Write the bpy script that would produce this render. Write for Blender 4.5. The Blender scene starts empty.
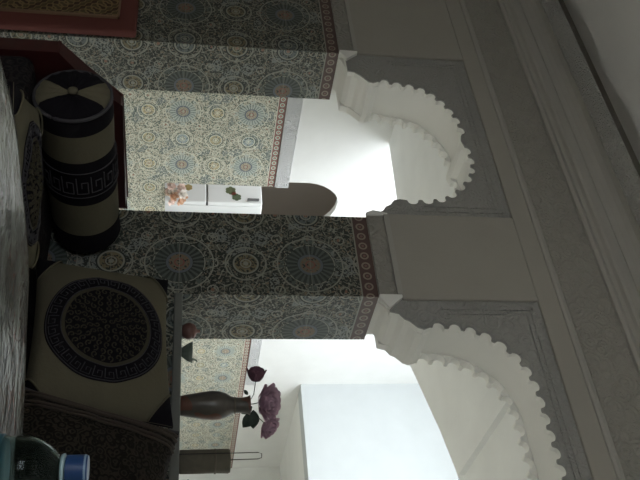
import bpy, math, random
from mathutils import Vector, Matrix
from mathutils.geometry import tessellate_polygon
random.seed(7)
PI = math.pi
SC = bpy.context.scene
COL = SC.collection
Z0 = 0.95                                   # eye height; «rel» heights below are measured from the eye

# ---------------------------------------------------------------- camera
cam_data = bpy.data.cameras.new('camera')
cam = bpy.data.objects.new('camera', cam_data)
COL.objects.link(cam)
cam_data.sensor_fit = 'HORIZONTAL'
cam_data.sensor_width = 36
cam_data.lens = 36 * 820.14 / 640
cam_data.clip_start = 0.02
yaw, pit, rol = 0.6924, 0.1691, 0.0251
FW = Vector((-math.sin(yaw) * math.cos(pit), math.cos(yaw) * math.cos(pit), math.sin(pit)))
RT = Vector((math.cos(yaw), math.sin(yaw), 0))
UP = RT.cross(FW)
R2 = RT * math.cos(rol) + UP * math.sin(rol)
U2 = UP * math.cos(rol) - RT * math.sin(rol)
X, Y, Zc = U2, -R2, -FW                      # the phone was held sideways: world up points to picture right
cam.matrix_world = Matrix(((X.x, Y.x, Zc.x, 0), (X.y, Y.y, Zc.y, 0), (X.z, Y.z, Zc.z, Z0), (0, 0, 0, 1)))
SC.camera = cam

# ---------------------------------------------------------------- world and light
w = bpy.data.worlds.new('world'); SC.world = w; w.use_nodes = True
bg = w.node_tree.nodes['Background']
bg.inputs[0].default_value = (0.93, 0.97, 1.0, 1); bg.inputs[1].default_value = 6.3
SC.view_settings.view_transform = 'Standard'
SC.view_settings.look = 'None'
SC.view_settings.gamma = 1
SC.view_settings.use_curve_mapping = False
SC.view_settings.exposure = 0.0
SC.cycles.use_denoising = True
SC.cycles.max_bounces = 10
SC.cycles.diffuse_bounces = 8

def portal(name, loc, rot, sx, sy):
    l = bpy.data.lights.new(name, 'AREA'); l.shape = 'RECTANGLE'; l.size = sx; l.size_y = sy
    l.cycles.is_portal = True
    o = bpy.data.objects.new(name, l); COL.objects.link(o); o.location = loc; o.rotation_euler = rot
    return o
portal('courtyard_sky_portal', (-1.5, 5.55, Z0 + 3.6), (0, 0, 0), 6.3, 2.5)
portal('added_window_portal', (-0.2, -2.28, Z0 + .35), (PI / 2, 0, 0), 1.4, .9)  # portal for the window added behind the viewer
# added spot lamp outside the back window; its floor patch bounces light onto the ceiling
sp = bpy.data.lights.new('added_floor_spot', 'SPOT'); sp.energy = 26000; sp.color = (1, .98, .95)
sp.spot_size = math.radians(28); sp.spot_blend = .1; sp.shadow_soft_size = .05
spo = bpy.data.objects.new('added_floor_spot', sp); COL.objects.link(spo); spo.location = (-.2, -6.2, Z0 + 4.35)
spo.rotation_euler = (math.radians(45), 0, 0)
portal('added_roof_gap_portal', (-5.6, 4.3, Z0 + 2.0), (0, 0, 0), 1.2, 1.2)  # sky light through a roof gap added over the kitchen for the fridge

# ---------------------------------------------------------------- node helper
class E:
    """a value in a shader tree with arithmetic"""
    def __init__(s, nt, sock): s.nt = nt; s.k = sock
    def _m(s, op, *a):
        n = s.nt.nodes.new('ShaderNodeMath'); n.operation = op
        for i, v in enumerate((s,) + a):
            if isinstance(v, E): s.nt.links.new(v.k, n.inputs[i])
            else: n.inputs[i].default_value = v
        return E(s.nt, n.outputs[0])
    def __add__(s, o): return s._m('ADD', o)
    def __sub__(s, o): return s._m('SUBTRACT', o)
    def __mul__(s, o): return s._m('MULTIPLY', o)
    def __truediv__(s, o): return s._m('DIVIDE', o)
    __radd__ = __add__; __rmul__ = __mul__
    def fr(s): return s._m('FRACT')
    def sin(s): return s._m('SINE')
    def cos(s): return s._m('COSINE')
    def abs(s): return s._m('ABSOLUTE')
    def lt(s, o): return s._m('LESS_THAN', o)
    def gt(s, o): return s._m('GREATER_THAN', o)
    def pow(s, o): return s._m('POWER', o)
    def atan2(s, o): return s._m('ARCTAN2', o)
    def sqrt(s): return s._m('SQRT')
    def min(s, o): return s._m('MINIMUM', o)
    def max(s, o): return s._m('MAXIMUM', o)
def between(e, a, b): return e.gt(a) * e.lt(b)

class Mat:
    def __init__(s, name, col=(.5, .5, .5), rough=.6, **kw):
        s.m = bpy.data.materials.new(name); s.m.use_nodes = True; s.nt = s.m.node_tree
        s.b = s.nt.nodes['Principled BSDF']
        s.b.inputs['Base Color'].default_value = (*col, 1); s.b.inputs['Roughness'].default_value = rough
        for k, v in kw.items(): s.b.inputs[k.replace('_', ' ')].default_value = v
    def val(s, sock): return E(s.nt, sock)
    def uv(s):
        n = s.nt.nodes.new('ShaderNodeUVMap'); q = s.nt.nodes.new('ShaderNodeSeparateXYZ')
        s.nt.links.new(n.outputs[0], q.inputs[0]); s.uvn = n.outputs[0]
        return E(s.nt, q.outputs[0]), E(s.nt, q.outputs[1])
    def objco(s):
        n = s.nt.nodes.new('ShaderNodeTexCoord'); return n.outputs['Object']
    def noise(s, scale, co=None, detail=3, dist=0, rough=.5):
        n = s.nt.nodes.new('ShaderNodeTexNoise'); n.inputs['Scale'].default_value = scale
        n.inputs['Detail'].default_value = detail; n.inputs['Distortion'].default_value = dist; n.inputs['Roughness'].default_value = rough
        s.nt.links.new(co if co else s.objco(), n.inputs['Vector']); return E(s.nt, n.outputs['Fac'])
    def voro(s, scale, co=None, out='Color', feat='F1', smooth=0):
        n = s.nt.nodes.new('ShaderNodeTexVoronoi'); n.inputs['Scale'].default_value = scale; n.feature = feat
        s.nt.links.new(co if co else s.objco(), n.inputs['Vector'])
        if out == 'Color':
            q = s.nt.nodes.new('ShaderNodeSeparateColor'); s.nt.links.new(n.outputs['Color'], q.inputs[0]); return E(s.nt, q.outputs[0])
        return E(s.nt, n.outputs['Distance'])
    def mix(s, fac, a, b):
        n = s.nt.nodes.new('ShaderNodeMix'); n.data_type = 'RGBA'
        for v, i in ((fac, 0), (a, 6), (b, 7)):
            if isinstance(v, E): s.nt.links.new(v.k, n.inputs[i])
            elif isinstance(v, (tuple, list)): n.inputs[i].default_value = (*v[:3], 1)
            elif isinstance(v, (int, float)): n.inputs[i].default_value = v
            else: s.nt.links.new(v, n.inputs[i])
        return n.outputs[2]
    def color(s, sock): s.nt.links.new(sock, s.b.inputs['Base Color']); return s
    def rough(s, e): s.nt.links.new(e.k, s.b.inputs['Roughness']); return s
    def bump(s, e, dist=.01, strength=1):
        n = s.nt.nodes.new('ShaderNodeBump'); n.inputs['Distance'].default_value = dist; n.inputs['Strength'].default_value = strength
        s.nt.links.new(e.k, n.inputs['Height']); s.nt.links.new(n.outputs[0], s.b.inputs['Normal']); return s

T = 0.752                                    # top of the tiled dado, rel
def tile_material(name, cream, dark, chip, th, rayc, rb_, bandc, border=True):
    M = Mat(name, rough=.32)
    U, V = M.uv()
    co = M.uvn
    P = .5
    px = ((U / P + .5).fr() - .5) * P; pz = ((V / P + .5).fr() - .5) * P
    qx = ((U / P).fr() - .5) * P; qz = ((V / P).fr() - .5) * P
    def ln(a, b): return (a * a + b * b).sqrt()
    k = 2 * PI / .0357
    S = (U * k).cos() + (V * k).cos() + ((U + V) * (k * .7071)).cos() + ((U - V) * (k * .7071)).cos()
    v1 = M.voro(150, co)
    big = M.voro(14, co)
    c = M.mix(v1.gt(th), dark, chip)
    c = M.mix(v1.gt(.92), c, (.26, .21, .15))
    c = M.mix(between(big, .0, .15) * v1.gt(.45), c, (.22, .245, .24))
    c = M.mix(S.abs().lt(.36) * v1.gt(.2), c, cream)
    # ring of eightfold stars
    r2 = ln(qx, qz); r3 = ln(px, qz); r4 = ln(qx, pz); r1 = ln(px, pz)
    for r, c1, c2 in ((r2, (.36, .31, .19), (.20, .22, .15)), (r3, (.42, .36, .22), (.22, .14, .08)), (r4, (.27, .32, .33), (.17, .20, .21))):
        kk = min(1.25, chip[0] / .30); c1 = tuple(q * kk for q in c1); c2 = tuple(q * kk for q in c2)
        c = M.mix(r.lt(.056), c, dark)
        c = M.mix(between(r, .043, .050), c, cream)
        c = M.mix(r.lt(.043) * v1.gt(.35), c, c1)
        c = M.mix(between(r, .018, .025), c, c2)
        c = M.mix(r.lt(.010), c, cream)
    # smaller satellite circles
    sx = ((U / .125 + .5).fr() - .5) * .125; sz = ((V / .125 + .5).fr() - .5) * .125
    rs = ln(sx, sz)
    c = M.mix(between(rs, .017, .022) * r1.gt(.1), c, cream)
    c = M.mix(rs.lt(.008) * r1.gt(.1) * big.gt(.6), c, (.27, .15, .11))
    # the large rosette with rays
    ang = pz.atan2(px)
    ray = (ang * 24).sin()
    c = M.mix(r1.lt(.100) * v1.gt(.12), c, rb_)
    for rr, cc in ((r1, .128), (r2, .078), (r3, .078), (r4, .078)): c = M.mix(between(rr, cc - .0028, cc + .0028), c, cream)
    a8 = (pz.atan2(px) * 8).cos(); c = M.mix(between(r1, .103, .124) * a8.gt(.35) * v1.gt(.3), c, rayc)
    c = M.mix(between(r1, .052, .092) * ray.gt(.1), c, rayc)
    c = M.mix(between(r1, .093, .098) * v1.gt(.3), c, cream)
    c = M.mix(between(r1, .040, .050), c, (.13, .15, .18))
    c = M.mix(r1.lt(.040) * v1.gt(.15), c, tuple(.55 * q + .1 for q in chip[:1]) + (.62 * chip[1] + .06, .6 * chip[2] + .04))
    c = M.mix(between(r1, .014, .020), c, (.25, .10, .08))
    c = M.mix(between(r1, .030, .034) * (ang * 12).sin().gt(0), c, (.25, .12, .08))
    # grout joints of the printed tiles
    jz = ((V / .25 + .5).fr() - .5).abs() * .25; jx = ((U / .25).fr() - .5).abs() * .25
    c = M.mix(jz.lt(.0015) * .5, c, cream)
    # frieze row on top
    if border:
        cx = ((U / .05 + .5).fr() - .5) * .05
        rb = ln(cx, V - (T - .032))
        band = V.gt(T - .060)
        c = M.mix(band, c, bandc)
        c = M.mix(band * rb.lt(.018) * rb.gt(.011), c, tuple(min(.5, 3.0 * q) for q in bandc[:1]) + (2.9 * bandc[0] * .9, 2.9 * bandc[0] * .75))
        c = M.mix(band * rb.lt(.006), c, tuple(2.2 * q for q in bandc))
        c = M.mix(between(V, T - .066, T - .060), c, cream)
        c = M.mix(V.gt(T - .006), c, (.10, .06, .05))
    M.color(c)
    return M.m
TILE = tile_material('zellige_tile_darkened', (.30, .31, .27), (.026, .034, .030), (.155, .155, .13), .58, (.105, .125, .118), (.045, .058, .052), (.10, .060, .055))  # darker copy of the one tile; the room's shade is in its colours
TILE_FAR = tile_material('zellige_tile_lightened', (.60, .60, .50), (.10, .13, .11), (.48, .46, .37), .38, (.44, .48, .44), (.24, .28, .26), (.24, .115, .10))  # lighter copy of that tile, the court's daylight put into its colours

def plaster(name, col, bumpy=0.0, scale=40, rough=.75):
    M = Mat(name, col, rough)
    n = M.noise(5, detail=4)
    M.color(M.mix(n, tuple(x * .93 for x in col), tuple(min(1, x * 1.05) for x in col)))
    if bumpy:
        # carved scrollwork: rings warped around scattered centres
        U, V = M.uv()
        d = M.voro(scale * .35, M.uvn, out='Distance')
        n2 = M.noise(scale, M.uvn, detail=2, dist=1.5)
        h = (d * 22 + n2 * 3).sin() + (n2 * 14).sin() * .5
        M.bump(h, dist=bumpy)
    else:
        M.bump(M.noise(60, detail=3), dist=.0008)
    return M.m
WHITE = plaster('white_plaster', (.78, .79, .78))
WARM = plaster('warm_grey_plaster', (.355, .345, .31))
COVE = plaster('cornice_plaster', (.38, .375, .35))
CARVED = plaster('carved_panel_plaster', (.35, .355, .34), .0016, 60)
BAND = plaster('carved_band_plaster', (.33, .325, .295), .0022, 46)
FRIEZE = plaster('white_carved_frieze', (.80, .81, .82), .006, 60)
BLUEW = plaster('darkened_bluish_plaster', (.50, .53, .54))  # bluish white, darkened in its colour to offset the strong sky light
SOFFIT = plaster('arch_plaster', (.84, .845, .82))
CEIL = plaster('ceiling_paint', (.83, .84, .85))
KITCH = plaster('kitchen_wall_paint', (.42, .38, .33))
FLOORM = Mat('floor_tiles', (.52, .49, .42), .5).m

# ---------------------------------------------------------------- mesh helpers
def link(name, verts, faces, mat, parent=None, uv=None, smooth=False, fm=None, kind=None):
    me = bpy.data.meshes.new(name)
    me.from_pydata([tuple(v) for v in verts], [], faces)
    mats = mat if isinstance(mat, list) else [mat]
    for m in mats: me.materials.append(m)
    if fm:
        for p, i in zip(me.polygons, fm): p.material_index = i
    me.update()
    if uv:
        l = me.uv_layers.new(name='UVMap')
        for p in me.polygons:
            for li in p.loop_indices:
                co = me.vertices[me.loops[li].vertex_index].co
                l.data[li].uv = uv(co, p.normal, me.loops[li].vertex_index)
    if smooth:
        for p in me.polygons: p.use_smooth = True
    o = bpy.data.objects.new(name, me); COL.objects.link(o)
    if parent is not None: o.parent = parent
    if kind: o['kind'] = kind
    return o
def wall_uv(c0=0.0, ph=.5):
    def f(co, n, i):
        if abs(n.x) > .6: return ((co.y - c0) / ph * .5, co.z - Z0)
        if abs(n.z) > .6: return ((co.x - c0) / ph * .5, co.y)
        return ((co.x - c0) / ph * .5, co.z - Z0)
    return f
class MB:
    def __init__(s): s.v = []; s.f = []; s.m = []; s.mi = 0
    def add(s, v, f):
        b = len(s.v); s.v += [Vector(q) for q in v]; s.f += [tuple(i + b for i in q) for q in f]; s.m += [s.mi] * len(f); return s
    def box(s, x0, x1, y0, y1, z0, z1):
        v = [(x, y, z) for x in (x0, x1) for y in (y0, y1) for z in (z0, z1)]
        return s.add(v, [(0, 1, 3, 2), (4, 6, 7, 5), (0, 4, 5, 1), (2, 3, 7, 6), (0, 2, 6, 4), (1, 5, 7, 3)])
    def prism(s, pts, a, b, axis='y'):
        """pts 2-D outline; axis y: (x,z) pushed from y=a to b; axis x: (y,z); axis z: (x,y)"""
        def at(p, t):
            return {'y': (p[0], t, p[1]), 'x': (t, p[0], p[1]), 'z': (p[0], p[1], t)}[axis]
        n = len(pts)
        v = [at(p, a) for p in pts] + [at(p, b) for p in pts]
        tri = tessellate_polygon([[Vector((p[0], p[1], 0)) for p in pts]])
        f = [tuple(t) for t in tri] + [tuple(n + i for i in reversed(t)) for t in tri]
        f += [(i, (i + 1) % n, n + (i + 1) % n, n + i) for i in range(n)]
        return s.add(v, f)
    def lathe(s, prof, seg=24, center=(0, 0, 0), axis='z', wob=None):
        v = []; f = []
        c = Vector(center)
        for j, (r, h) in enumerate(prof):
            for i in range(seg):
                t = 2 * PI * i / seg
                rr = r * (wob(t, j) if wob else 1)
                a, b = rr * math.cos(t), rr * math.sin(t)
                v.append(c + (Vector((a, b, h)) if axis == 'z' else Vector((a, h, b)) if axis == 'y' else Vector((h, a, b))))
        for j in range(len(prof) - 1):
            for i in range(seg):
                k = (i + 1) % seg
                f.append((j * seg + i, j * seg + k, (j + 1) * seg + k, (j + 1) * seg + i))
        f.append(tuple(range(seg - 1, -1, -1))); f.append(tuple((len(prof) - 1) * seg + i for i in range(seg)))
        return s.add(v, f)
    def tube(s, pts, r, seg=6, closed=False):
        pts = [Vector(p) for p in pts]; n = len(pts); v = []; f = []
        rr = r if isinstance(r, (list, tuple)) else [r] * n
        for i, p in enumerate(pts):
            a = pts[(i - 1) % n] if (i or closed) else p; b = pts[(i + 1) % n] if (i < n - 1 or closed) else p
            d = (b - a).normalized(); h = Vector((0, 0, 1)) if abs(d.z) < .9 else Vector((1, 0, 0))
            x = d.cross(h).normalized(); y = d.cross(x)
            for k in range(seg):
                t = 2 * PI * k / seg; v.append(p + (x * math.cos(t) + y * math.sin(t)) * rr[i])
        for i in range(n if closed else n - 1):
            j = (i + 1) % n
            for k in range(seg):
                l = (k + 1) % seg; f.append((i * seg + k, i * seg + l, j * seg + l, j * seg + k))
        if not closed: f += [tuple(range(seg - 1, -1, -1)), tuple((n - 1) * seg + k for k in range(seg))]
        return s.add(v, f)
    def build(s, name, mat, parent=None, **k):
        if isinstance(mat, list): k['fm'] = s.m
        return link(name, s.v, s.f, mat, parent, **k)
def bevel(o, wd=.004, seg=2):
    m = o.modifiers.new('bevel', 'BEVEL'); m.width = wd; m.segments = seg; m.limit_method = 'ANGLE'; return o
def zr(b):
    for v in b.v: v.z += Z0
    return b
def struct(b, name, mat, parent=None, **k):
    zr(b); o = b.build(name, mat, parent, **k)
    if parent is None: o['kind'] = 'structure'
    return o
def thing(name, label, cat, loc=(0, 0, 0), rot=(0, 0, 0), group=None):
    o = bpy.data.objects.new(name, None); COL.objects.link(o); o.location = loc; o.rotation_euler = rot
    o.empty_display_size = .05
    return tag(o, label, cat, group)
def tag(o, label, cat, group=None):
    o['label'] = label; o['category'] = cat
    if group: o['group'] = group
    return o

# ================================================================ SETTING (heights rel to the eye)
D = 2.475; TH = 0.30; A = -3.258; B = -2.180; C = -1.779; FX = -4.594
FLOOR = -Z0; XR = 1.6; OP2R = -0.02
b = MB(); b.box(-4.7, XR + .1, -2.4, 10.4, FLOOR - .1, FLOOR); struct(b, 'floor', FLOORM, uv=wall_uv())

# tiled lower part of the arcade wall
SILL = 0.015
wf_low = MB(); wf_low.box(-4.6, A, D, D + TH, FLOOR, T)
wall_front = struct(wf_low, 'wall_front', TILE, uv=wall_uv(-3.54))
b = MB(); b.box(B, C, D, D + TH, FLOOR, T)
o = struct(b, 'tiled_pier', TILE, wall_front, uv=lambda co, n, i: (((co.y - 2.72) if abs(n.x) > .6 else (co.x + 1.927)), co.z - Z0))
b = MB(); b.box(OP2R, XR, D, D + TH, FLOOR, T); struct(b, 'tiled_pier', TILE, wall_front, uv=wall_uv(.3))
# reveal of the left jamb keeps its own rosette position: thin facing slab
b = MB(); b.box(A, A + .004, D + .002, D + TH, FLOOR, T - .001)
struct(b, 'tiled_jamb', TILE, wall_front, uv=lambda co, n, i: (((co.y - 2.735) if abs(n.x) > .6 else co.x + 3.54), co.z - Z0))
# low wall under the second opening
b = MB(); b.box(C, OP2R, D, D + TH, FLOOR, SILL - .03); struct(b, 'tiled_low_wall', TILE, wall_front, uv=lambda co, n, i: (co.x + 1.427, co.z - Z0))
SLABM = plaster('sill_stone', (.17, .18, .17), rough=.3)
b = MB(); b.box(C, OP2R, D - .012, D + TH + .02, SILL - .03, SILL)
sill = bevel(struct(b, 'sill_slab', SLABM, wall_front), .004)

# --- arch outline
def curve_pts(ctrl, n):
    """Catmull-Rom through ctrl, n points equally spaced"""
    P = [Vector((*c, 0)) for c in ctrl]; P = [P[0] * 2 - P[1]] + P + [P[-1] * 2 - P[-2]]
    out = []
    for i in range(1, len(P) - 2):
        for j in range(24):
            t = j / 24; a, b_, c_, d_ = P[i - 1:i + 3]
            out.append(.5 * ((2 * b_) + (c_ - a) * t + (2 * a - 5 * b_ + 4 * c_ - d_) * t * t + (3 * b_ - a - 3 * c_ + d_) * t ** 3))
    out.append(P[-2])
    L = [0]
    for i in range(1, len(out)): L.append(L[-1] + (out[i] - out[i - 1]).length)
    res = []; k = 0
    for i in range(n):
        s = L[-1] * i / (n - 1)
        while k < len(L) - 2 and L[k + 1] < s: k += 1
        t = (s - L[k]) / max(1e-9, L[k + 1] - L[k]); res.append(out[k].lerp(out[k + 1], min(1, t)))
    return res, L[-1]
def lobed(tips, amp):
    """outline through the tips of the lobes; each lobe a round bump, a narrow notch between two"""
    m = 16; n = (len(tips) - 1) * m
    ext = [tuple(Vector(tips[0]) * 1.5 - Vector(tips[1]) * .5)] + list(tips) + [tuple(Vector(tips[-1]) * 1.5 - Vector(tips[-2]) * .5)]
    P = [Vector((*c, 0)) for c in ext]; P = [P[0] * 2 - P[1]] + P + [P[-1] * 2 - P[-2]]
    out = []
    def cr(k, t):
        a, b_, c_, d_ = P[k - 1], P[k], P[k + 1], P[k + 2]
        return .5 * ((2 * b_) + (c_ - a) * t + (2 * a - 5 * b_ + 4 * c_ - d_) * t * t + (3 * b_ - a - 3 * c_ + d_) * t ** 3)
    samples = []
    for k in range(1, len(P) - 2):
        half = k in (1, len(P) - 3)
        mm = m // 2 if half else m
        for q in range(mm):
            t = q / mm
            ph = (.5 + t / 2) if k == 1 else (t / 2 if k == len(P) - 3 else t)      # distance phase from a tip
            samples.append((cr(k, t), ph if k > 1 else ph))
    for i, (p, ph) in enumerate(samples):
        a = samples[max(0, i - 1)][0]; c = samples[min(len(samples) - 1, i + 1)][0]
        d = (c - a).normalized(); nrm = Vector((-d.y, d.x, 0))
        dist = min(ph, 1 - ph)                                                   # 0 at the tip, .5 in the notch
        f = math.sqrt(max(0, 1 - (dist / .37) ** 2)) if dist < .37 else -.12 * math.sin((dist - .37) / .13 * PI / 2)
        off = amp * (f - 1) if amp else .004
        q = p + nrm * off; out.append((q.x, q.y))
    return out
T1L = [(-3.073, .962), (-3.059, 1.02), (-3.048, 1.08), (-3.026, 1.140), (-2.985, 1.190), (-2.933, 1.230), (-2.873, 1.262), (-2.808, 1.284), (-2.740, 1.293)]
T1R = [(-2.601, 1.296), (-2.536, 1.299), (-2.471, 1.288), (-2.414, 1.258), (-2.360, 1.215), (-2.312, 1.163), (-2.280, 1.105), (-2.267, 1.040), (-2.263, .972)]
C1L = [(A, T), (A, .780), (-3.124, .781), (-3.118, .815), (-3.092, .842), (-3.076, .856), (-3.052, .876), (-3.046, .900), (-3.058, .924)]
C1R = [(-2.287, .925), (-2.289, .912), (-2.282, .887), (-2.256, .868), (-2.243, .845), (-2.222, .832), (-2.205, .800), (B, .795), (B, T)]
M1L = [(A, T), (-3.238, .766), (-3.20, .776), (-3.150, .786), (-3.126, .806), (-3.114, .836), (-3.086, .850), (-3.070, .868), (-3.050, .880), (-3.044, .905), (-3.056, .930)]
M1R = [(-2.282, .925), (-2.284, .912), (-2.278, .887), (-2.252, .868), (-2.239, .845), (-2.218, .832), (-2.200, .800), (B, .785), (B, T)]
T2L = [(-1.664, .968), (-1.658, 1.031), (-1.645, 1.092), (-1.618, 1.152), (-1.576, 1.205), (-1.522, 1.253), (-1.460, 1.283), (-1.396, 1.298),
       (-1.328, 1.302), (-1.262, 1.303), (-1.197, 1.304), (-1.133, 1.305), (-1.070, 1.306), (-1.010, 1.308), (-.955, 1.310)]
C2L = [(C, T), (C, .786), (-1.712, .787), (-1.704, .820), (-1.680, .838), (-1.670, .857), (-1.642, .885), (-1.634, .908), (-1.645, .934)]
M2L = [(C, T), (-1.762, .768), (-1.735, .782), (-1.714, .800), (-1.702, .826), (-1.678, .840), (-1.668, .860), (-1.638, .885), (-1.630, .908), (-1.640, .936)]
c2 = (C + OP2R) / 2
def mirror(pts): return [(2 * c2 - x, z) for x, z in reversed(pts)]
def archwall(mid, amp, y0, y1, ztop=1.93):
    crown1 = [(-2.700, 1.268), (-2.672, 1.262), (-2.645, 1.268)]
    o1 = (M1L if mid else C1L) + lobed(T1L, amp) + crown1 + lobed(T1R, amp) + (M1R if mid else C1R)
    l2 = (M2L if mid else C2L) + lobed(T2L, amp)
    o2 = l2 + [(c2 - .022, 1.278), (c2, 1.270), (c2 + .022, 1.278)] + mirror(l2)
    poly = [(-4.6, T)] + o1 + o2 + [(XR, T), (XR, ztop), (-4.6, ztop)]
    b = MB(); b.prism(poly, y0, y1); return b
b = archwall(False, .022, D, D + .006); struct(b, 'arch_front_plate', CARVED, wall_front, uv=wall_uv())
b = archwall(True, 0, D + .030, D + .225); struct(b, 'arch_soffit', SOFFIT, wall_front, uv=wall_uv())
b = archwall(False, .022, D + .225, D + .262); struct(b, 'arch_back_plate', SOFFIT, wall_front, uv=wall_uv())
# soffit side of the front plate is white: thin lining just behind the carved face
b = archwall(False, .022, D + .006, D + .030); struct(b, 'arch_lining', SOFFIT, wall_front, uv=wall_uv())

# plain plaster coat standing proud around the carved spandrel panels
PZ = 1.388; e1 = .014
b = MB()
b.box(-4.6, A + .010, D - e1, D + .001, T + .088, PZ)
b.box(B - .012, C + .018, D - e1, D + .001, T + .088, PZ)
b.box(OP2R - .018, XR, D - e1, D + .001, T + .088, PZ)
b.box(-4.6, XR, D - e1, D + .001, PZ, 1.90)
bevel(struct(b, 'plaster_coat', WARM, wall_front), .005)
# inner stepped frame lines of the panels
b = MB()
for x0, x1 in ((A + .010, B - .012), (C + .018, OP2R - .018)):
    for k, (o_, w_) in enumerate(((.028, .012), (.055, .006))):
        b.box(x0 + o_, x0 + o_ + w_, D - .006, D + .001, .99 + .02 * k, PZ - o_); b.box(x1 - o_ - w_, x1 - o_, D - .006, D + .001, .99 + .02 * k, PZ - o_)
        b.box(x0 + o_, x1 - o_, D - .006, D + .001, PZ - o_ - w_, PZ - o_)
struct(b, 'panel_frame', CARVED, wall_front, uv=wall_uv())
# carved frieze above the tiles with a fillet on top
for x0, x1 in ((-4.6, A), (B, C), (OP2R, XR)):
    b = MB(); b.box(x0, x1, D - .010, D + .001, T + .002, T + .070); struct(b, 'carved_frieze', BAND, wall_front, uv=wall_uv())
    b = MB(); b.prism([(x0 + .0, T + .070), (x1, T + .070), (x1, T + .090), (x0, T + .090)], D - .022, D + .001); bevel(struct(b, 'frieze_fillet', COVE, wall_front), .006)
# impost blocks that flare at the jambs
b = MB()
for x0, s in ((A, 1), (B, -1), (C, 1), (OP2R, -1)):
    ap = .062 if s > 0 else .026
    b.prism([(x0, T), (x0 + s * .012, T), (x0 + s * ap, T + .030), (x0 + s * .012, T + .088), (x0, T + .088)], D - .018, D + .0)
struct(b, 'impost', SOFFIT, wall_front)

# cornice
def run(name, prof, mat, x0=-4.6, x1=XR):
    b = MB(); b.prism([(D - e_, z) for e_, z in prof], x0, x1, axis='x'); return struct(b, name, mat, uv=wall_uv())
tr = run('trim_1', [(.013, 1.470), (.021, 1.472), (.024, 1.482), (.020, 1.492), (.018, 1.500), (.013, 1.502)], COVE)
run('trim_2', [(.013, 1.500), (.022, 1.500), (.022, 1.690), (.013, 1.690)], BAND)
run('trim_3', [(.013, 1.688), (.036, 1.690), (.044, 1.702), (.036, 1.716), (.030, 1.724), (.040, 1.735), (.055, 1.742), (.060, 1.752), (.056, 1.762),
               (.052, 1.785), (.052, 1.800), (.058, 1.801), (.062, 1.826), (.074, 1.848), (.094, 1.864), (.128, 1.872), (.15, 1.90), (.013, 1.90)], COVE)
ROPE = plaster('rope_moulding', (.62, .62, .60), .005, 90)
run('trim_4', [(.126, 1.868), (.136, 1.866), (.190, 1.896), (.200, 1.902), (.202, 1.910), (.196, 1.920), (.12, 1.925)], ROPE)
# ceiling: groove above the cornice, then the flat ceiling with a wavy gypsum edge
b = MB(); b.box(-4.7, XR + .1, -2.4, D + .3, 2.10, 2.2); ceil = struct(b, 'ceiling', CEIL, uv=wall_uv())
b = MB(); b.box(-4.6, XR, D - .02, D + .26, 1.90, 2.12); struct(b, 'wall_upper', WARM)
edge = []
for i in range(140):
    x = -4.6 + 6.2 * i / 139
    edge.append((x, D - .206 + .016 * math.sin((x + 3.12) * 2 * PI / .62)))
b = MB(); b.prism(edge + [(XR, -2.3), (-4.6, -2.3)], 1.995, 2.11, axis='z'); struct(b, 'ceiling_panel', CEIL, ceil)

# other walls of the sitting room
b = MB(); b.box(-4.7, -4.6, -2.4, D + TH, FLOOR, 2.1); struct(b, 'wall_left', WARM)
b = MB(); b.box(XR, XR + .1, -2.4, 10.4, FLOOR, 3.6); struct(b, 'wall_right', WARM)
b = MB()
b.box(-4.6, -.9, -2.3, -2.2, FLOOR, 2.1); b.box(.5, XR, -2.3, -2.2, FLOOR, 2.1)
b.box(-.9, .5, -2.3, -2.2, FLOOR, -.1); b.box(-.9, .5, -2.3, -2.2, .8, 2.1)
struct(b, 'wall_back', WARM)
b = MB()
for z in (-.1, .76): b.box(-.9, .5, -2.27, -2.23, z, z + .04)
for x in (-.9, -.22, .46): b.box(x, x + .04, -2.27, -2.23, -.1, .8)
struct(b, 'added_window_1', Mat('window_frame_paint', (.5, .48, .44), .5).m)  # unseen window, added and sized to bring more light into the room

# courtyard
PSK = 8.10
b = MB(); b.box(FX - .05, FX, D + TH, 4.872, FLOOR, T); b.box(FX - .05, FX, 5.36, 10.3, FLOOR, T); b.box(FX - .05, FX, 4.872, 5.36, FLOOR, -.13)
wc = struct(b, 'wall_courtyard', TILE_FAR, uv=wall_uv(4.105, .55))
arch = [(4.872, T), (4.872, .865), (4.812, .865), (4.812, 1.04), (4.822, 1.10), (4.845, 1.16), (4.885, 1.22), (4.935, 1.268), (4.985, 1.295), (5.04, 1.305),
        (5.12, 1.300), (5.20, 1.272), (5.28, 1.22), (5.34, 1.14), (5.36, 1.04), (5.36, T)]
b = MB(); b.prism([(D + TH, T)] + arch + [(10.3, T), (10.3, 3.6), (D + TH, 3.6)], FX - .05, FX, axis='x'); struct(b, 'white_wall', WHITE, wc)
b = MB(); b.box(FX - .001, FX + .010, D + TH, 4.872, T + .002, T + .112); b.box(FX - .001, FX + .010, 5.36, 8.1, T + .002, T + .112)
struct(b, 'carved_frieze', FRIEZE, wc, uv=wall_uv())
# kitchen behind the arched hatch
b = MB(); b.box(-6.3, -6.2, 3.6, 7.4, FLOOR, 2.0); b.box(-6.2, FX - .05, 7.3, 7.4, FLOOR, 2.0); b.box(-6.2, FX - .05, 3.6, 3.7, FLOOR, 2.0)
b.box(-6.3, FX - .05, 4.9, 7.4, 2.0, 2.08); b.box(-6.3, FX - .05, 3.6, 7.4, FLOOR - .1, FLOOR); struct(b, 'wall_kitchen', KITCH)  # roof left open at one end, an added gap that lights the fridge
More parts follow.
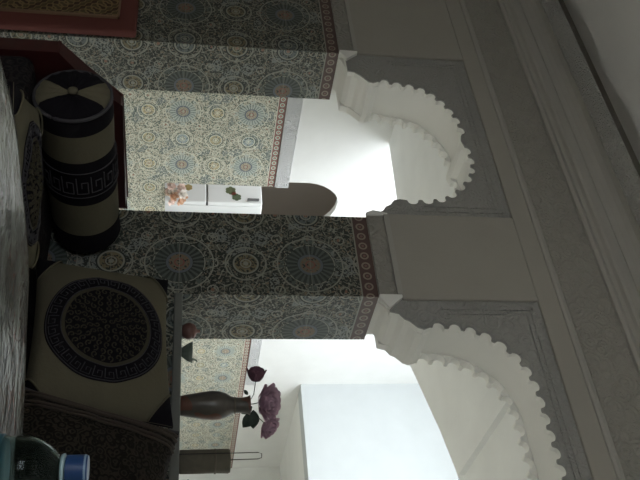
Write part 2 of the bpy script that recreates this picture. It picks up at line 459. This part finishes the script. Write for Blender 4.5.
# near veranda ceiling (curved edge onto the open court), its beam, and the wall above it
VC = 1.60
edge = [(-4.594, 4.33), (-4.06, 4.40), (-3.6, 4.66), (-3.3, 4.86), (-3.05, 4.90), (-2.84, 4.78), (-2.53, 4.62), (-2.20, 4.45), (-1.89, 4.32), (-1.5, 4.2), (XR, 4.2)]
VER = plaster('veranda_ceiling_paint', (.84, .855, .85))
b = MB(); b.prism(edge + [(XR, D + TH - .04), (-4.594, D + TH - .04)], VC, VC + .25, axis='z'); vc = struct(b, 'ceiling_veranda', VER)
b = MB(); b.prism([(-1.96, D + TH), (-1.80, D + TH), (-1.80, 4.20), (-1.96, 4.26)], VC - .035, VC + .01, axis='z'); struct(b, 'ceiling_beam', VER, vc)
b = MB(); b.box(-4.6, XR, D + TH - .02, D + TH + .1, VC + .25, 3.6); struct(b, 'wall_court_near', WHITE)
# far veranda: lintel wall above, shaded room below
b = MB(); b.box(FX, XR, PSK, PSK + .25, 1.385, 3.6); struct(b, 'wall_court_far', BLUEW)
b = MB(); b.box(FX, XR, 6.75, PSK + .25, 3.6, 3.7); struct(b, 'court_sky_blocker', WHITE)  # unseen slab added to hold sky light off the far court wall
b = MB(); b.box(FX, XR, PSK + .25, 10.4, 1.385, 1.5); struct(b, 'ceiling_far', WHITE)
b = MB(); b.box(FX, XR, 10.3, 10.4, FLOOR, 1.4); struct(b, 'wall_far', WHITE)

# ================================================================ MATERIALS for things
CREAM = Mat('cream_velvet', (.125, .115, .08), .95, Specular_IOR_Level=.2)
CREAM.bump(CREAM.noise(90, detail=3), dist=.0015); CREAM = CREAM.m
BLACK = Mat('black_velvet', (.010, .009, .012), 1, Specular_IOR_Level=.12); BLACK.bump(BLACK.noise(120), dist=.001); BLACK = BLACK.m
GOLD = Mat('dull_gold_thread', (.13, .11, .085), .6).m
GREYT = Mat('grey_thread', (.060, .058, .066), .8, Specular_IOR_Level=.2).m
SCROLL = Mat('cream_scroll_embroidery', (.060, .054, .036), .9, Specular_IOR_Level=.2).m
MW = Mat('dark_red_wood', (.045, .012, .012), .35); MW.color(MW.mix(MW.noise(12, detail=4, dist=2), (.060, .014, .013), (.028, .008, .009))); WOOD = MW.m

def fabric_pattern(name, a, bcol, scale, rough=.85):
    M = Mat(name, a, rough, Specular_IOR_Level=.15); v = M.voro(scale, out='Distance'); n = M.noise(scale * .8, dist=2)
    h = (v * 16 + n * 6).sin(); M.color(M.mix(h.gt(.2), a, bcol)); M.bump(h, dist=.001); return M.m
SEATM = fabric_pattern('black_seat_cover', (.009, .008, .010), (.018, .016, .016), 30)
BROWNP = fabric_pattern('dark_brown_brocade', (.012, .010, .008), (.034, .029, .022), 45)

# ---------------------------------------------------------------- red panel on the left of the wall
t = thing('wall_hanging', 'dark red padded panel with a gold latticed centre against the left tiled wall', 'wall hanging', (-3.90, D - .002, Z0 - .95))
RED = Mat('dark_red_cloth', (.13, .036, .030), .8); RED.bump(RED.noise(150), dist=.001); RED = RED.m
MG = Mat('gold_lattice_cloth', (.2, .13, .05), .7); U, V = MG.uv()
g = ((U * 125).sin() * (V * 125).sin() + ((U + V) * 88).cos() * .6)
MG.color(MG.mix(g.abs().lt(.35), MG.mix(g.gt(0), (.055, .026, .014), (.10, .07, .03)), (.23, .165, .075)))
MG.bump(g, dist=.001)
b = MB(); b.box(-.62, .642, -.045, 0, .02, .722); bevel(b.build('border', RED, t), .015, 3)
b = MB(); b.box(-.50, .545, -.053, -.040, .08, .632); bevel(b.build('lattice_centre', MG.m, t, uv=lambda co, n, i: (co.x, co.z)), .005)
b = MB()
for x0, x1, z0, z1 in ((-.51, .555, .632, .640), (-.51, .555, .072, .08), (-.51, -.50, .072, .64), (.545, .555, .072, .64)): b.box(x0, x1, -.058, -.044, z0, z1)
b.build('gold_braid', Mat('pinkish_braid', (.22, .14, .09), .7).m, t)

# ---------------------------------------------------------------- sofa
SEAT = -.468
t = thing('sofa', 'low black sofa with a dark red wooden end panel along the arcade wall', 'sofa', (0, 0, 0))
prof = [(1.735, FLOOR), (1.735, -.400), (1.830, -.318), (1.944, -.211), (2.465, -.211), (2.465, FLOOR)]
b = MB(); b.prism(prof, -2.245, -2.185, axis='x'); zr(b); bevel(b.build('end_panel', WOOD, t), .006)
b = MB(); b.box(-2.18, .9, 1.80, 2.46, FLOOR, SEAT - .16); zr(b); b.build('base', WOOD, t)
b = MB(); b.box(-2.175, .9, 1.725, 2.46, SEAT - .16, SEAT); zr(b); bevel(b.build('seat_mattress', SEATM, t), .04, 4)

# ---------------------------------------------------------------- bolster
BL = (-2.050, 1.785, Z0 - .343); LB = .665; RB = .120
t = thing('bolster_cushion', 'round black and cream striped bolster with a pleated end lying against the wooden panel', 'cushion', BL)
b = MB(); seg = 72
prof = [(.006, -.004), (.02, -.010), (.05, -.016), (.085, -.014), (.108, -.006), (.119, .008)]
yb = [.02, .072, .077, .185, .19, .395, .40, .55, .555, .61, .645]
prof += [(RB + .002 * math.sin(y_ * 30), y_) for y_ in yb] + [(.115, .658), (.09, LB), (.01, LB)]
b.lathe(prof, seg, axis='y', wob=lambda th, j: 1)
fm = []
for j in range(len(prof) - 1):
    ym = (prof[j][1] + prof[j + 1][1]) / 2
    for i in range(seg):
        th = 2 * PI * (i + .5) / seg
        if j < 5:
            a = (math.degrees(th) % 180); fm.append(0 if 62 < a < 118 else 1)
        else:
            fm.append(0 if (.074 < ym < .188 or .397 < ym < .553) else 1)
fm += [1, 1]
for j in range(1, 5):                                  # pleats of the end cap
    for i in range(seg):
        b.v[j * seg + i].y += .004 * math.sin(i * PI / 2 + j)
b.m = fm; b.build('cover', [CREAM, BLACK], t, smooth=True)
b = MB(); b.tube([(.119 * math.cos(a * PI / 24), .004, .119 * math.sin(a * PI / 24)) for a in range(48)], .006, 6, closed=True); b.build('piping', GREYT, t, smooth=True)
b = MB(); b.lathe([(.002, -.026), (.010, -.025), (.016, -.020), (.016, -.012)], 14, axis='y'); b.build('button', CREAM, t, smooth=True)
KEY = [(0, 0), (0, 1), (.8, 1), (.8, .3), (.4, .3), (.4, .6)]
b = MB()
nk = 16
def cyl(s, y): a = s / RB; return ((RB + .003) * math.cos(a), y, (RB + .003) * math.sin(a))
pitch = 2 * PI * RB / nk
for k in range(nk):
    pl = [(k * pitch + u_ * pitch * .95, .255 + v_ * .075) for u_, v_ in [(0, 0), (0, 1), (.8, 1), (.8, .3), (.35, .3), (.35, .65)]]
    dense = []
    for p0, p1 in zip(pl, pl[1:]):
        for q in range(4): dense.append((p0[0] + (p1[0] - p0[0]) * q / 4, p0[1] + (p1[1] - p0[1]) * q / 4))
    dense.append(pl[-1]); b.tube([cyl(*q) for q in dense], .0022, 4)
for y_ in (.235, .35): b.tube([cyl(2 * PI * RB * i / 60, y_) for i in range(60)], .0022, 4, closed=True)
b.build('key_embroidery', GREYT, t)

# ---------------------------------------------------------------- emblem pillows
def pillow_surface(W, H, TK):
    def S(u, v, front=1, lift=0.0):
        x = W * u * (1 - .05 * (1 - v * v)); z = H * v * (1 - .06 * (1 - u * u))
        th = TK * max(0, (1 - abs(u) ** 2.6)) ** .55 * max(0, (1 - abs(v) ** 2.6)) ** .55
        wr = .004 * math.sin(u * 9 + v * 4) * (1 - abs(u)) + .003 * math.sin(v * 13 - u * 5) * (1 - abs(v)) + .005 * math.sin(v * 21 + 2 * u) * max(0, abs(u) - .55)
        th = max(0, th + wr * (th / TK)) + .004
        return Vector((x, -(th + lift) * front, z))
    return S
def emblem_pillow(label, loc, rot, W=.300, H=.222, TK=.075, ew=.218, eh=.196):
    t = thing('emblem_pillow', label, 'pillow', loc, rot, 'emblem pillows on the sofa')
    S = pillow_surface(W, H, TK); n = 44; b = MB(); v = []; f = []; fm = []
    for fr in (1, -1):
        base = len(v)
        for i in range(n + 1):
            for j in range(n + 1): v.append(S(-1 + 2 * i / n, -1 + 2 * j / n, fr))
        for i in range(n):
            for j in range(n):
                q = (base + i * (n + 1) + j, base + (i + 1) * (n + 1) + j, base + (i + 1) * (n + 1) + j + 1, base + i * (n + 1) + j + 1)
                f.append(q if fr == 1 else q[::-1])
                u_, v_ = abs(-1 + 2 * (i + .5) / n), abs(-1 + 2 * (j + .5) / n)
                fm.append(0)
    ring = [i * (n + 1) for i in range(n)] + [n * (n + 1) + j for j in range(n)] + [i * (n + 1) + n for i in range(n, 0, -1)] + [j for j in range(n, 0, -1)]
    o_ = (n + 1) ** 2
    for a_, c_ in zip(ring, ring[1:] + ring[:1]): f.append((a_, a_ + o_, c_ + o_, c_)); fm.append(1)
    link('cover', v, f, [CREAM, BLACK], t, smooth=True, fm=fm)
    def at(rx, rz, lift=.0012): return S(rx / W, rz / H, 1, lift)
    # emblem field
    b = MB(); vv = [at(0, 0)]; ff = []; R = 16; G = 72
    for r in range(1, R + 1):
        for g_ in range(G): a = 2 * PI * g_ / G; vv.append(at(ew * r / R * math.cos(a), eh * r / R * math.sin(a)))
    ff += [(0, 1 + g_, 1 + (g_ + 1) % G) for g_ in range(G)]
    fmm = [0] * G
    for r in range(1, R):
        for g_ in range(G):
            h = (g_ + 1) % G; ff.append((1 + (r - 1) * G + g_, 1 + r * G + g_, 1 + r * G + h, 1 + (r - 1) * G + h)); fmm.append(1 if r == 11 else 0)
    em = link('emblem', vv, ff, [BLACK, SCROLL], t, smooth=True, fm=fmm)
    # greek key ring
    b = MB(); nk = 30
    for k in range(nk):
        pl = []
        for u_, v_ in [(0, 0), (0, 1), (.8, 1), (.8, .35), (.38, .35), (.38, .68)]:
            a = 2 * PI * (k + u_ * .92) / nk; rr = .79 + .15 * v_
            pl.append(at(ew * rr * math.cos(a), eh * rr * math.sin(a), .003))
        b.tube(pl, .0017, 4)
    for rr in (.75, .975): b.tube([at(ew * rr * math.cos(2 * PI * i / 90), eh * rr * math.sin(2 * PI * i / 90), .0028) for i in range(90)], .0016, 4, closed=True)
    b.build('key_ring', GREYT, em)
    # scrolls inside
    b = MB(); rnd = random.Random(3)
    for ringr, cnt in ((.62, 30), (.51, 25), (.40, 20), (.29, 14), (.18, 9), (.07, 3)):
        for k in range(cnt):
            a = 2 * PI * (k + .5 * (ringr > .4)) / cnt; cx, cz = ringr * math.cos(a), ringr * math.sin(a)
            pl = []; tw = rnd.choice((1, -1))
            for q in range(9):
                rr = .055 * (1 - q / 11); aa = a + tw * q * .75
                pl.append(at(ew * (cx + rr * math.cos(aa)), eh * (cz + rr * math.sin(aa)), .0030))
            b.tube(pl, .0022, 4)
    b.build('scrollwork', SCROLL, em)
    # piping lines that cut off the black corners
    for sx in (-1, 1):
        for sz in (-1, 1):
            n_ = 12; idx = {}; vv = []; ff = []
            for i in range(n_ + 1):
                for j in range(n_ + 1 - i): idx[i, j] = len(vv); vv.append(S(sx * (1 - .36 * i / n_), sz * (1 - .36 * j / n_), 1, .002))
            for i in range(n_):
                for j in range(n_ - i):
                    ff.append((idx[i, j], idx[i + 1, j], idx[i, j + 1]))
                    if i + j < n_ - 1: ff.append((idx[i + 1, j], idx[i + 1, j + 1], idx[i, j + 1]))
            link('corner_patch', vv, ff if sx * sz < 0 else [q[::-1] for q in ff], BLACK, t, smooth=True)
            b = MB(); b.tube([S(sx * (1 - .36 * q / 16), sz * (.64 + .36 * q / 16), 1, .0055) for q in range(17)], .0032, 6); b.build('corner_braid', CREAM, t, smooth=True)
    return t
def R_(*a): return tuple(math.radians(q) for q in a)
emblem_pillow('cream pillow with a large black oval emblem leaning upright below the sill', (-1.448, 2.265, Z0 - .236), R_(-16, -3, -6))
emblem_pillow('cream and black emblem pillow lying flat in front of the bolster', (-1.675, 1.80, Z0 - .446), R_(-90, 0, 38), W=.25, H=.20, TK=.030, ew=.19, eh=.165)

# brown brocade cushion on the right
t = thing('brocade_cushion', 'dark brown brocade cushion with a striped edge behind the water bottle', 'cushion', (-.915, 2.14, Z0 - .245), R_(-18, 8, -8))
S = pillow_surface(.24, .235, .085); n = 30; v = []; f = []
for fr in (1, -1):
    base = len(v)
    for i in range(n + 1):
        for j in range(n + 1): v.append(S(-1 + 2 * i / n, -1 + 2 * j / n, fr))
    for i in range(n):
        for j in range(n):
            q = (base + i * (n + 1) + j, base + (i + 1) * (n + 1) + j, base + (i + 1) * (n + 1) + j + 1, base + i * (n + 1) + j + 1); f.append(q if fr == 1 else q[::-1])
ring = [i * (n + 1) for i in range(n)] + [n * (n + 1) + j for j in range(n)] + [i * (n + 1) + n for i in range(n, 0, -1)] + [j for j in range(n, 0, -1)]
o_ = (n + 1) ** 2
for a_, c_ in zip(ring, ring[1:] + ring[:1]): f.append((a_, a_ + o_, c_ + o_, c_))
link('cover', v, f, BROWNP, t, smooth=True)
STR = Mat('brown_braid', (.05, .037, .028), .8).m
b = MB()
for u_ in (-.93, -.86, -.76, -.70): b.tube([S(u_, -1 + 2 * q / 24, 1, .003) for q in range(25)], .004 if u_ != -.86 else .0055, 5)
b.build('striped_braid', STR, t, smooth=True)
b = MB(); b.tube([S(-1, -1 + 2 * q / 24, 0) for q in range(25)], .006, 6); b.build('edge_piping', GREYT, t, smooth=True)

# ---------------------------------------------------------------- round table with plastic-covered cloth
TT = -.300; TC = Vector((-.475, .985, 0)); TR = .70
t = thing('round_table', 'round table covered with a cloth under clear wrinkled plastic', 'table', (TC.x, TC.y, 0))
MC = Mat('plastic_covered_cloth', (.3, .3, .28), .13, IOR=1.75)
n1 = MC.noise(9, detail=5, dist=1.2); n2 = MC.noise(30, detail=4, dist=2); n3 = MC.noise(4, detail=2)
c_ = MC.mix((n1 * 1.6 - .3).max(0).min(1), (.05, .048, .042), (.36, .39, .37))
c_ = MC.mix(n2.gt(.58) * n3.gt(.5), c_, (.22, .11, .09))
MC.color(c_); MC.bump(n1 * 1.5 + n2 * .5, dist=.010, strength=.5)
b = MB(); seg = 96
prof = [(.01, TT - .03), (TR - .02, TT - .03), (TR + .005, TT - .20), (TR - .005, TT - .19), (TR + .003, TT - .012), (TR - .006, TT - .003), (TR - .03, TT)]
for r in (.6, .5, .4, .3, .2, .1, .01): prof.append((r, TT))
def wob(th, j):
    return 1 + (.022 * math.sin(th * 5 + 1) + .012 * math.sin(th * 13)) * (1 if j in (1, 2, 3, 4, 5, 6) else 0)
b.lathe(prof, seg, wob=wob); zr(b); b.build('cloth_cover', MC.m, t, smooth=True)
b = MB(); b.lathe([(.01, FLOOR), (.26, FLOOR), (.25, FLOOR + .04), (.06, FLOOR + .09), (.05, -.5), (.09, TT - .03), (.01, TT - .03)], 24); zr(b); b.build('pedestal', WOOD, t, smooth=True)

# bottle
BP = (-.358, .800, Z0 + TT)
t = thing('water_bottle', 'clear plastic water bottle with a blue cap standing on the table', 'bottle', BP)
CLR = Mat('clear_plastic', (.62, .76, .76), .03, Transmission_Weight=1.0, IOR=1.18); CLR.bump(CLR.noise(14, detail=0), dist=.004); CLR = CLR.m
BLUE = Mat('blue_cap_plastic', (.012, .05, .16), .35).m
prof = [(.028, .002), (.035, .008)]
for k in range(9): prof += [(.0355, .016 + k * .015), (.0338, .023 + k * .015)]
prof += [(.0355, .150), (.0345, .160), (.0300, .171), (.0240, .180), (.0175, .186), (.0130, .189), (.0125, .196), (.0105, .196), (.0105, .188), (.0165, .1845), (.0230, .178), (.0285, .170), (.0330, .159), (.0335, .150), (.0328, .010), (.005, .006)]
b = MB(); b.lathe(prof, 40); b.build('body', CLR, t, smooth=True)
LBL = Mat('teal_label', (.02, .10, .14), .4); LBL.color(LBL.mix(LBL.noise(30), (.012, .07, .10), (.05, .16, .20)))
b = MB(); b.lathe([(.0361, .065), (.0366, .066), (.0366, .134), (.0361, .135)], 40); b.build('label_band', LBL.m, t, smooth=True)
b = MB(); b.lathe([(.0155, .1895), (.0165, .191), (.0165, .193)], 30); b.build('neck_ring', Mat('pale_ring_plastic', (.35, .50, .55), .3).m, t, smooth=True)
b = MB(); b.lathe([(.0150, .1945), (.0152, .212), (.0142, .2155), (.005, .2160)], 48, wob=lambda th, j: 1 + (.02 * math.sin(24 * th) if j < 2 else 0)); b.build('cap', BLUE, t)
b = MB(); b.lathe([(.0135, .2150), (.0152, .2135), (.0152, .2115), (.0135, .2115)], 40); b.build('cap_rim', Mat('pale_cap_rim', (.22, .32, .45), .3).m, t)

# black cord loop by the table edge
o = thing('black_cord', 'thin black cord loop standing up at the near side of the table', 'cord', (-.735, .80, Z0 + TT))
BLK = Mat('black_rubber', (.01, .01, .01), .4).m
b = MB(); b.tube([(.030 * math.cos(a), .030 * math.sin(a), .006 + .004 * math.sin(a)) for a in [i * PI / 16 for i in range(28)]], .0022, 6); b.build('cord', BLK, o, smooth=True)

# ---------------------------------------------------------------- things on the sill
SZ = Z0 + SILL
t = thing('flower_vase', 'brown painted vase with flared neck holding roses on the sill', 'vase', (-1.392, 2.60, SZ))
MV = Mat('painted_vase_glaze', (.10, .08, .07), .3)
n = MV.noise(22, detail=3, dist=1); n_ = MV.noise(9, detail=1)
MV.color(MV.mix(n_.gt(.55) * n.gt(.42), MV.mix(n, (.055, .055, .05), (.13, .115, .10)), (.15, .07, .05)))
prof = [(.034, 0), (.036, .006), (.040, .03), (.0475, .075), (.0515, .110), (.050, .135), (.043, .158), (.032, .176), (.0275, .190), (.027, .215), (.0295, .232), (.035, .243), (.033, .2435), (.024, .225), (.022, .2)]
b = MB(); b.lathe(prof, 40); b.build('body', MV.m, t, smooth=True)
b = MB(); b.lathe([(.0285, .186), (.0305, .189), (.0285, .192)], 32); b.build('neck_band', GOLD, t, smooth=True)

PETD = Mat('dusty_purple_petal', (.15, .065, .10), .7).m
PETP = Mat('mauve_petal', (.50, .34, .43), .7).m
LEAF = Mat('dark_green_leaf', (.035, .060, .045), .6).m
def petal(b, c, out, up, w_, h_, curl):
    out = out.normalized(); up = up.normalized(); sd = out.cross(up).normalized(); n = 6; v = []; f = []
    for i in range(n + 1):
        s_ = i / n
        for j in range(n + 1):
            q = -1 + 2 * j / n; ww = w_ * math.sin(PI * (.18 + .70 * s_)) ** .7 * q
            v.append(c + up * (h_ * s_) + sd * ww + out * (curl * s_ * s_ * h_ + .25 * w_ * (1 - q * q) - .25 * w_ + .12 * h_ * math.sin(PI * s_)))
    for i in range(n):
        for j in range(n): a = i * (n + 1) + j; f.append((a, a + 1, a + n + 2, a + n + 1))
    b.add(v, f)
def rose(parent, c, axis, size, mat, layers=3, opened=.6):
    axis = Vector(axis).normalized(); h = Vector((0, 0, 1)) if abs(axis.z) < .8 else Vector((0, 1, 0))
    x = axis.cross(h).normalized(); y = axis.cross(x); b = MB(); c = Vector(c)
    for L in range(layers):
        cnt = 4 + L
        for k in range(cnt):
            a = 2 * PI * k / cnt + L * .7; o_ = x * math.cos(a) + y * math.sin(a)
            petal(b, c + o_ * size * (.04 + .085 * L), o_, axis + o_ * (opened * 1.3 * L / layers), size * .38, size * (1.0 - .07 * L), opened * (.1 + .22 * L))
    o = b.build('petals', mat, parent, smooth=True)
    m = o.modifiers.new('thick', 'SOLIDIFY'); m.thickness = .0008
    return o
def leaf(parent, c, d, nrm, L, W_):
    c = Vector(c); d = Vector(d).normalized(); nrm = Vector(nrm).normalized(); sd = d.cross(nrm).normalized(); n = 8; v = []; f = []
    for i in range(n + 1):
        s_ = i / n; ww = W_ * math.sin(PI * min(1, s_ * 1.02)) ** .8 + .0006
        for q in (-1, 0, 1): v.append(c + d * L * s_ + sd * ww * q + nrm * (.12 * L * math.sin(PI * s_) - (.25 * W_ if q == 0 else 0)))
    for i in range(n):
        for q in range(2): a = i * 3 + q; f.append((a, a + 1, a + 4, a + 3))
    o = link('leaf', v, f, LEAF, parent, smooth=True); m = o.modifiers.new('thick', 'SOLIDIFY'); m.thickness = .0008; return o
# helpers in the picture's own left/right: along the sill (s) and up (z)
along = Vector((.77, .635, 0))
VT = Vector((-1.392, 2.60, SZ))
def stem_to(parent, pts, r=.0016):
    b = MB(); b.tube([Vector(p) for p in pts], r, 5); b.build('stem', LEAF, parent, smooth=True)
def flower(label, s_, z_, dep, axis, size, mat, opened, layers, cat='flower', leaves=()):
    t = thing('rose', label, cat, tuple(VT + Vector((0, 0, .15))), group='roses in the vase')
    tip = along * s_ + Vector((.629, -.759, 0)) * dep + Vector((0, 0, z_ - .15)); ax = Vector(axis).normalized()
    c = tip - ax * size * .45
    stem_to(t, [(0, 0, -.02), (.003 * (1 if s_ > 0 else -1), 0, .085), (along * s_ * .35).to_tuple()[:2] + (.105,), c])
    rose(t, c, ax, size, mat, layers, opened)
    b = MB(); b.lathe([(.001, -.004), (size * .16, 0), (size * .2, .004), (size * .12, .006)], 10)
    M_ = ax.to_track_quat('Z', 'Y').to_matrix(); b.v = [c + M_ @ q for q in b.v]; b.build('sepals', LEAF, t, smooth=True)
    for lf in leaves: leaf(t, *lf)
    return t
L_ = -along
CAMD = Vector((.45, -.70, 0))
flower('small dark purple rosebud leaning out left of the vase', -.108, .262, .0, L_ + Vector((0, 0, .05)), .052, PETD, .42, 3,
       leaves=[((-.03, -.02, .085), L_ * .6 + Vector((0, 0, -.5)), (.5, -.8, 0), .022, .006)])
flower('large mauve rose in bloom directly above the vase neck', -.012, .305, .01, CAMD + Vector((0, 0, .9)), .058, PETP, .62, 5)
flower('mauve rose to the right of the vase neck beside its green leaves', .078, .312, .0, CAMD * .8 + along * .5 + Vector((0, 0, .6)), .042, PETP, .55, 5,
       leaves=[((.020, .014, .108), along * .7 + Vector((0, 0, -.5)), (.6, -.75, .2), .066, .023), ((.014, .01, .105), along * .9 + Vector((0, 0, .02)), (.5, -.8, .1), .066, .020),
               ((.005, 0, .10), along * .4 + Vector((0, 0, -.6)), (.5, -.8, 0), .045, .014)])

# round pinkish bowl and green dish left of the vase
t = thing('sugar_bowl', 'small reddish brown round bowl at the left end of the sill', 'bowl', (-1.700, 2.60, SZ))
b = MB(); b.lathe([(.015, 0), (.022, .003), (.031, .018), (.032, .030), (.028, .040), (.026, .040), (.02, .02)], 28); b.build('bowl', Mat('reddish_glaze', (.17, .085, .075), .3).m, t, smooth=True)
b = MB(); b.lathe([(.029, .040), (.022, .050), (.008, .055), (.005, .060), (.007, .066), (.001, .068)], 24); b.build('lid', Mat('pinkish_glaze', (.24, .13, .115), .3).m, t, smooth=True)
t = thing('glass_dish', 'grey green leaf shaped glass dish beside the small round bowl', 'dish', (-1.618, 2.615, SZ))
GG = Mat('grey_green_glass', (.22, .27, .24), .15, Transmission_Weight=.4).m
b = MB(); b.lathe([(.016, 0), (.018, .003), (.030, .022), (.036, .040), (.034, .041), (.026, .022), (.012, .006)], 30, wob=lambda th, j: 1 + .14 * math.sin(5 * th) * min(1, j / 3)); b.build('dish', GG, t, smooth=True)
b = MB(); b.tube([(.026, 0, .038), (.036, -.005, .052), (.044, -.006, .058)], [.003, .003, .0015], 6); b.build('handle', GG, t, smooth=True)

# canister with a wire handle
t = thing('canister', 'olive brown fabric covered canister with a tall thin wire handle right of the vase', 'canister', (-1.205, 2.645, SZ))
MO = Mat('olive_brown_fabric', (.125, .115, .085), .8); MO.color(MO.mix(MO.noise(20, detail=3, dist=2), (.09, .085, .065), (.165, .15, .115))); 
b = MB(); b.lathe([(.036, 0), (.040, .004), (.041, .06), (.040, .12), (.041, .165), (.037, .172), (.012, .174), (.002, .174)], 32, wob=lambda th, j: 1 + .02 * math.sin(6 * th + j)); b.build('body', MO.m, t, smooth=True)
b = MB(); b.lathe([(.0415, .118), (.043, .121), (.0415, .124)], 32); b.build('seam', GOLD, t, smooth=True)
b = MB()
h0 = -along * .034; h1 = -along * .012
b.tube([(h0.x, h0.y, .0), (h0.x, h0.y, .265), ((h0 * .8 + h1 * .2).x, (h0 * .8 + h1 * .2).y, .277), ((h0 * .2 + h1 * .8).x, (h0 * .2 + h1 * .8).y, .277), (h1.x, h1.y, .265), (h1.x, h1.y, .17)], .0015, 6)
for q in b.v: q += Vector((.629, -.759, 0)) * (.030 if q.z < .18 else .026)
b.build('wire_handle', BLK, t)
t = thing('tin_box', 'small dark red tin on the sill beside the canister', 'box', (-1.065, 2.60, SZ))
b = MB(); b.box(-.045, .045, -.03, .03, 0, .026); bevel(b.build('box', Mat('dark_red_tin', (.16, .03, .035), .4).m, t), .003)
b = MB(); b.box(-.046, .046, -.031, .031, .026, .034); bevel(b.build('lid', Mat('brown_tin_lid', (.10, .07, .06), .4).m, t), .003)

# ---------------------------------------------------------------- kitchen hatch: fridge and flowers
t = thing('fridge', 'white fridge with flower stickers seen through the arched kitchen hatch', 'fridge', (-5.0, 5.22, 0))
FW_ = Mat('white_enamel', (.80, .82, .82), .3).m
b = MB(); b.box(-.30, .300, .03, .60, 0.02, Z0 + .690); bevel(b.build('body', FW_, t), .012)
b = MB(); b.box(-.30, .300, -.02, .024, .04, Z0 + .212); bevel(b.build('door', FW_, t), .010, 3)
b = MB(); b.box(-.30, .300, -.02, .024, Z0 + .224, Z0 + .688); fzd = bevel(b.build('freezer_door', FW_, t), .010, 3)
GRY = Mat('dark_gasket', (.05, .05, .05), .6).m
b = MB(); b.box(-.296, .296, -.010, .03, Z0 + .208, Z0 + .228); b.build('gasket', GRY, t)
b = MB(); b.box(.262, .276, -.045, -.020, Z0 + .56, Z0 + .66); bevel(b.build('handle', Mat('grey_handle', (.12, .12, .12), .4).m, fzd), .004)
def sticker(px_, pz_, col, r):
    b = MB()
    for k in range(6):
        a = k * PI / 3; c = (px_ + r * .6 * math.cos(a), pz_ + r * .6 * math.sin(a))
        b.prism([(c[0] + r * .45 * math.cos(q * PI / 4), c[1] + r * .45 * math.sin(q * PI / 4)) for q in range(8)], -.0225, -.0200)
    b.prism([(px_ + r * .4 * math.cos(q * PI / 4), pz_ + r * .4 * math.sin(q * PI / 4)) for q in range(8)], -.0232, -.0202)
    zr(b); return b.build('flower_sticker', Mat('sticker_' + str(len(bpy.data.materials)), col, .5).m, fzd)
sticker(.16, .42, (.16, .19, .10), .045); sticker(.235, .47, (.12, .16, .09), .04); sticker(.195, .445, (.40, .12, .08), .022); sticker(.14, .06, (.55, .42, .18), .035)

t = thing('flower_bunch', 'pink and cream artificial flower bunch on the kitchen hatch ledge', 'flowers', (FX - .005, 4.985, Z0 - .13))
b = MB(); b.lathe([(.022, 0), (.030, .004), (.032, .04), (.026, .045)], 20); b.build('pot', Mat('cream_pot', (.55, .45, .35), .5).m, t, smooth=True)
PK = Mat('pale_pink_petal', (.90, .76, .70), .7).m; CR = Mat('cream_petal', (.92, .88, .83), .7).m; TN = Mat('tan_petal', (.72, .48, .33), .7).m
rnd = random.Random(5)
for k in range(11):
    a = rnd.uniform(0, 2 * PI); rr = rnd.uniform(.01, .075); zz = rnd.uniform(.03, .145)
    c = (rr * math.cos(a) * .5 + .01, rr * math.sin(a) * 1.2, zz); ax = Vector((.7, -.4 + math.sin(a) * .5, .4))
    rose(t, c, ax, .042, (PK, CR, TN, PK)[k % 4], 3, .7)
b = MB()
for k in range(5): b.tube([(0, 0, .03), (.005, -.05 + .025 * k, .10)], .002, 5)
b.build('stems', LEAF, t)
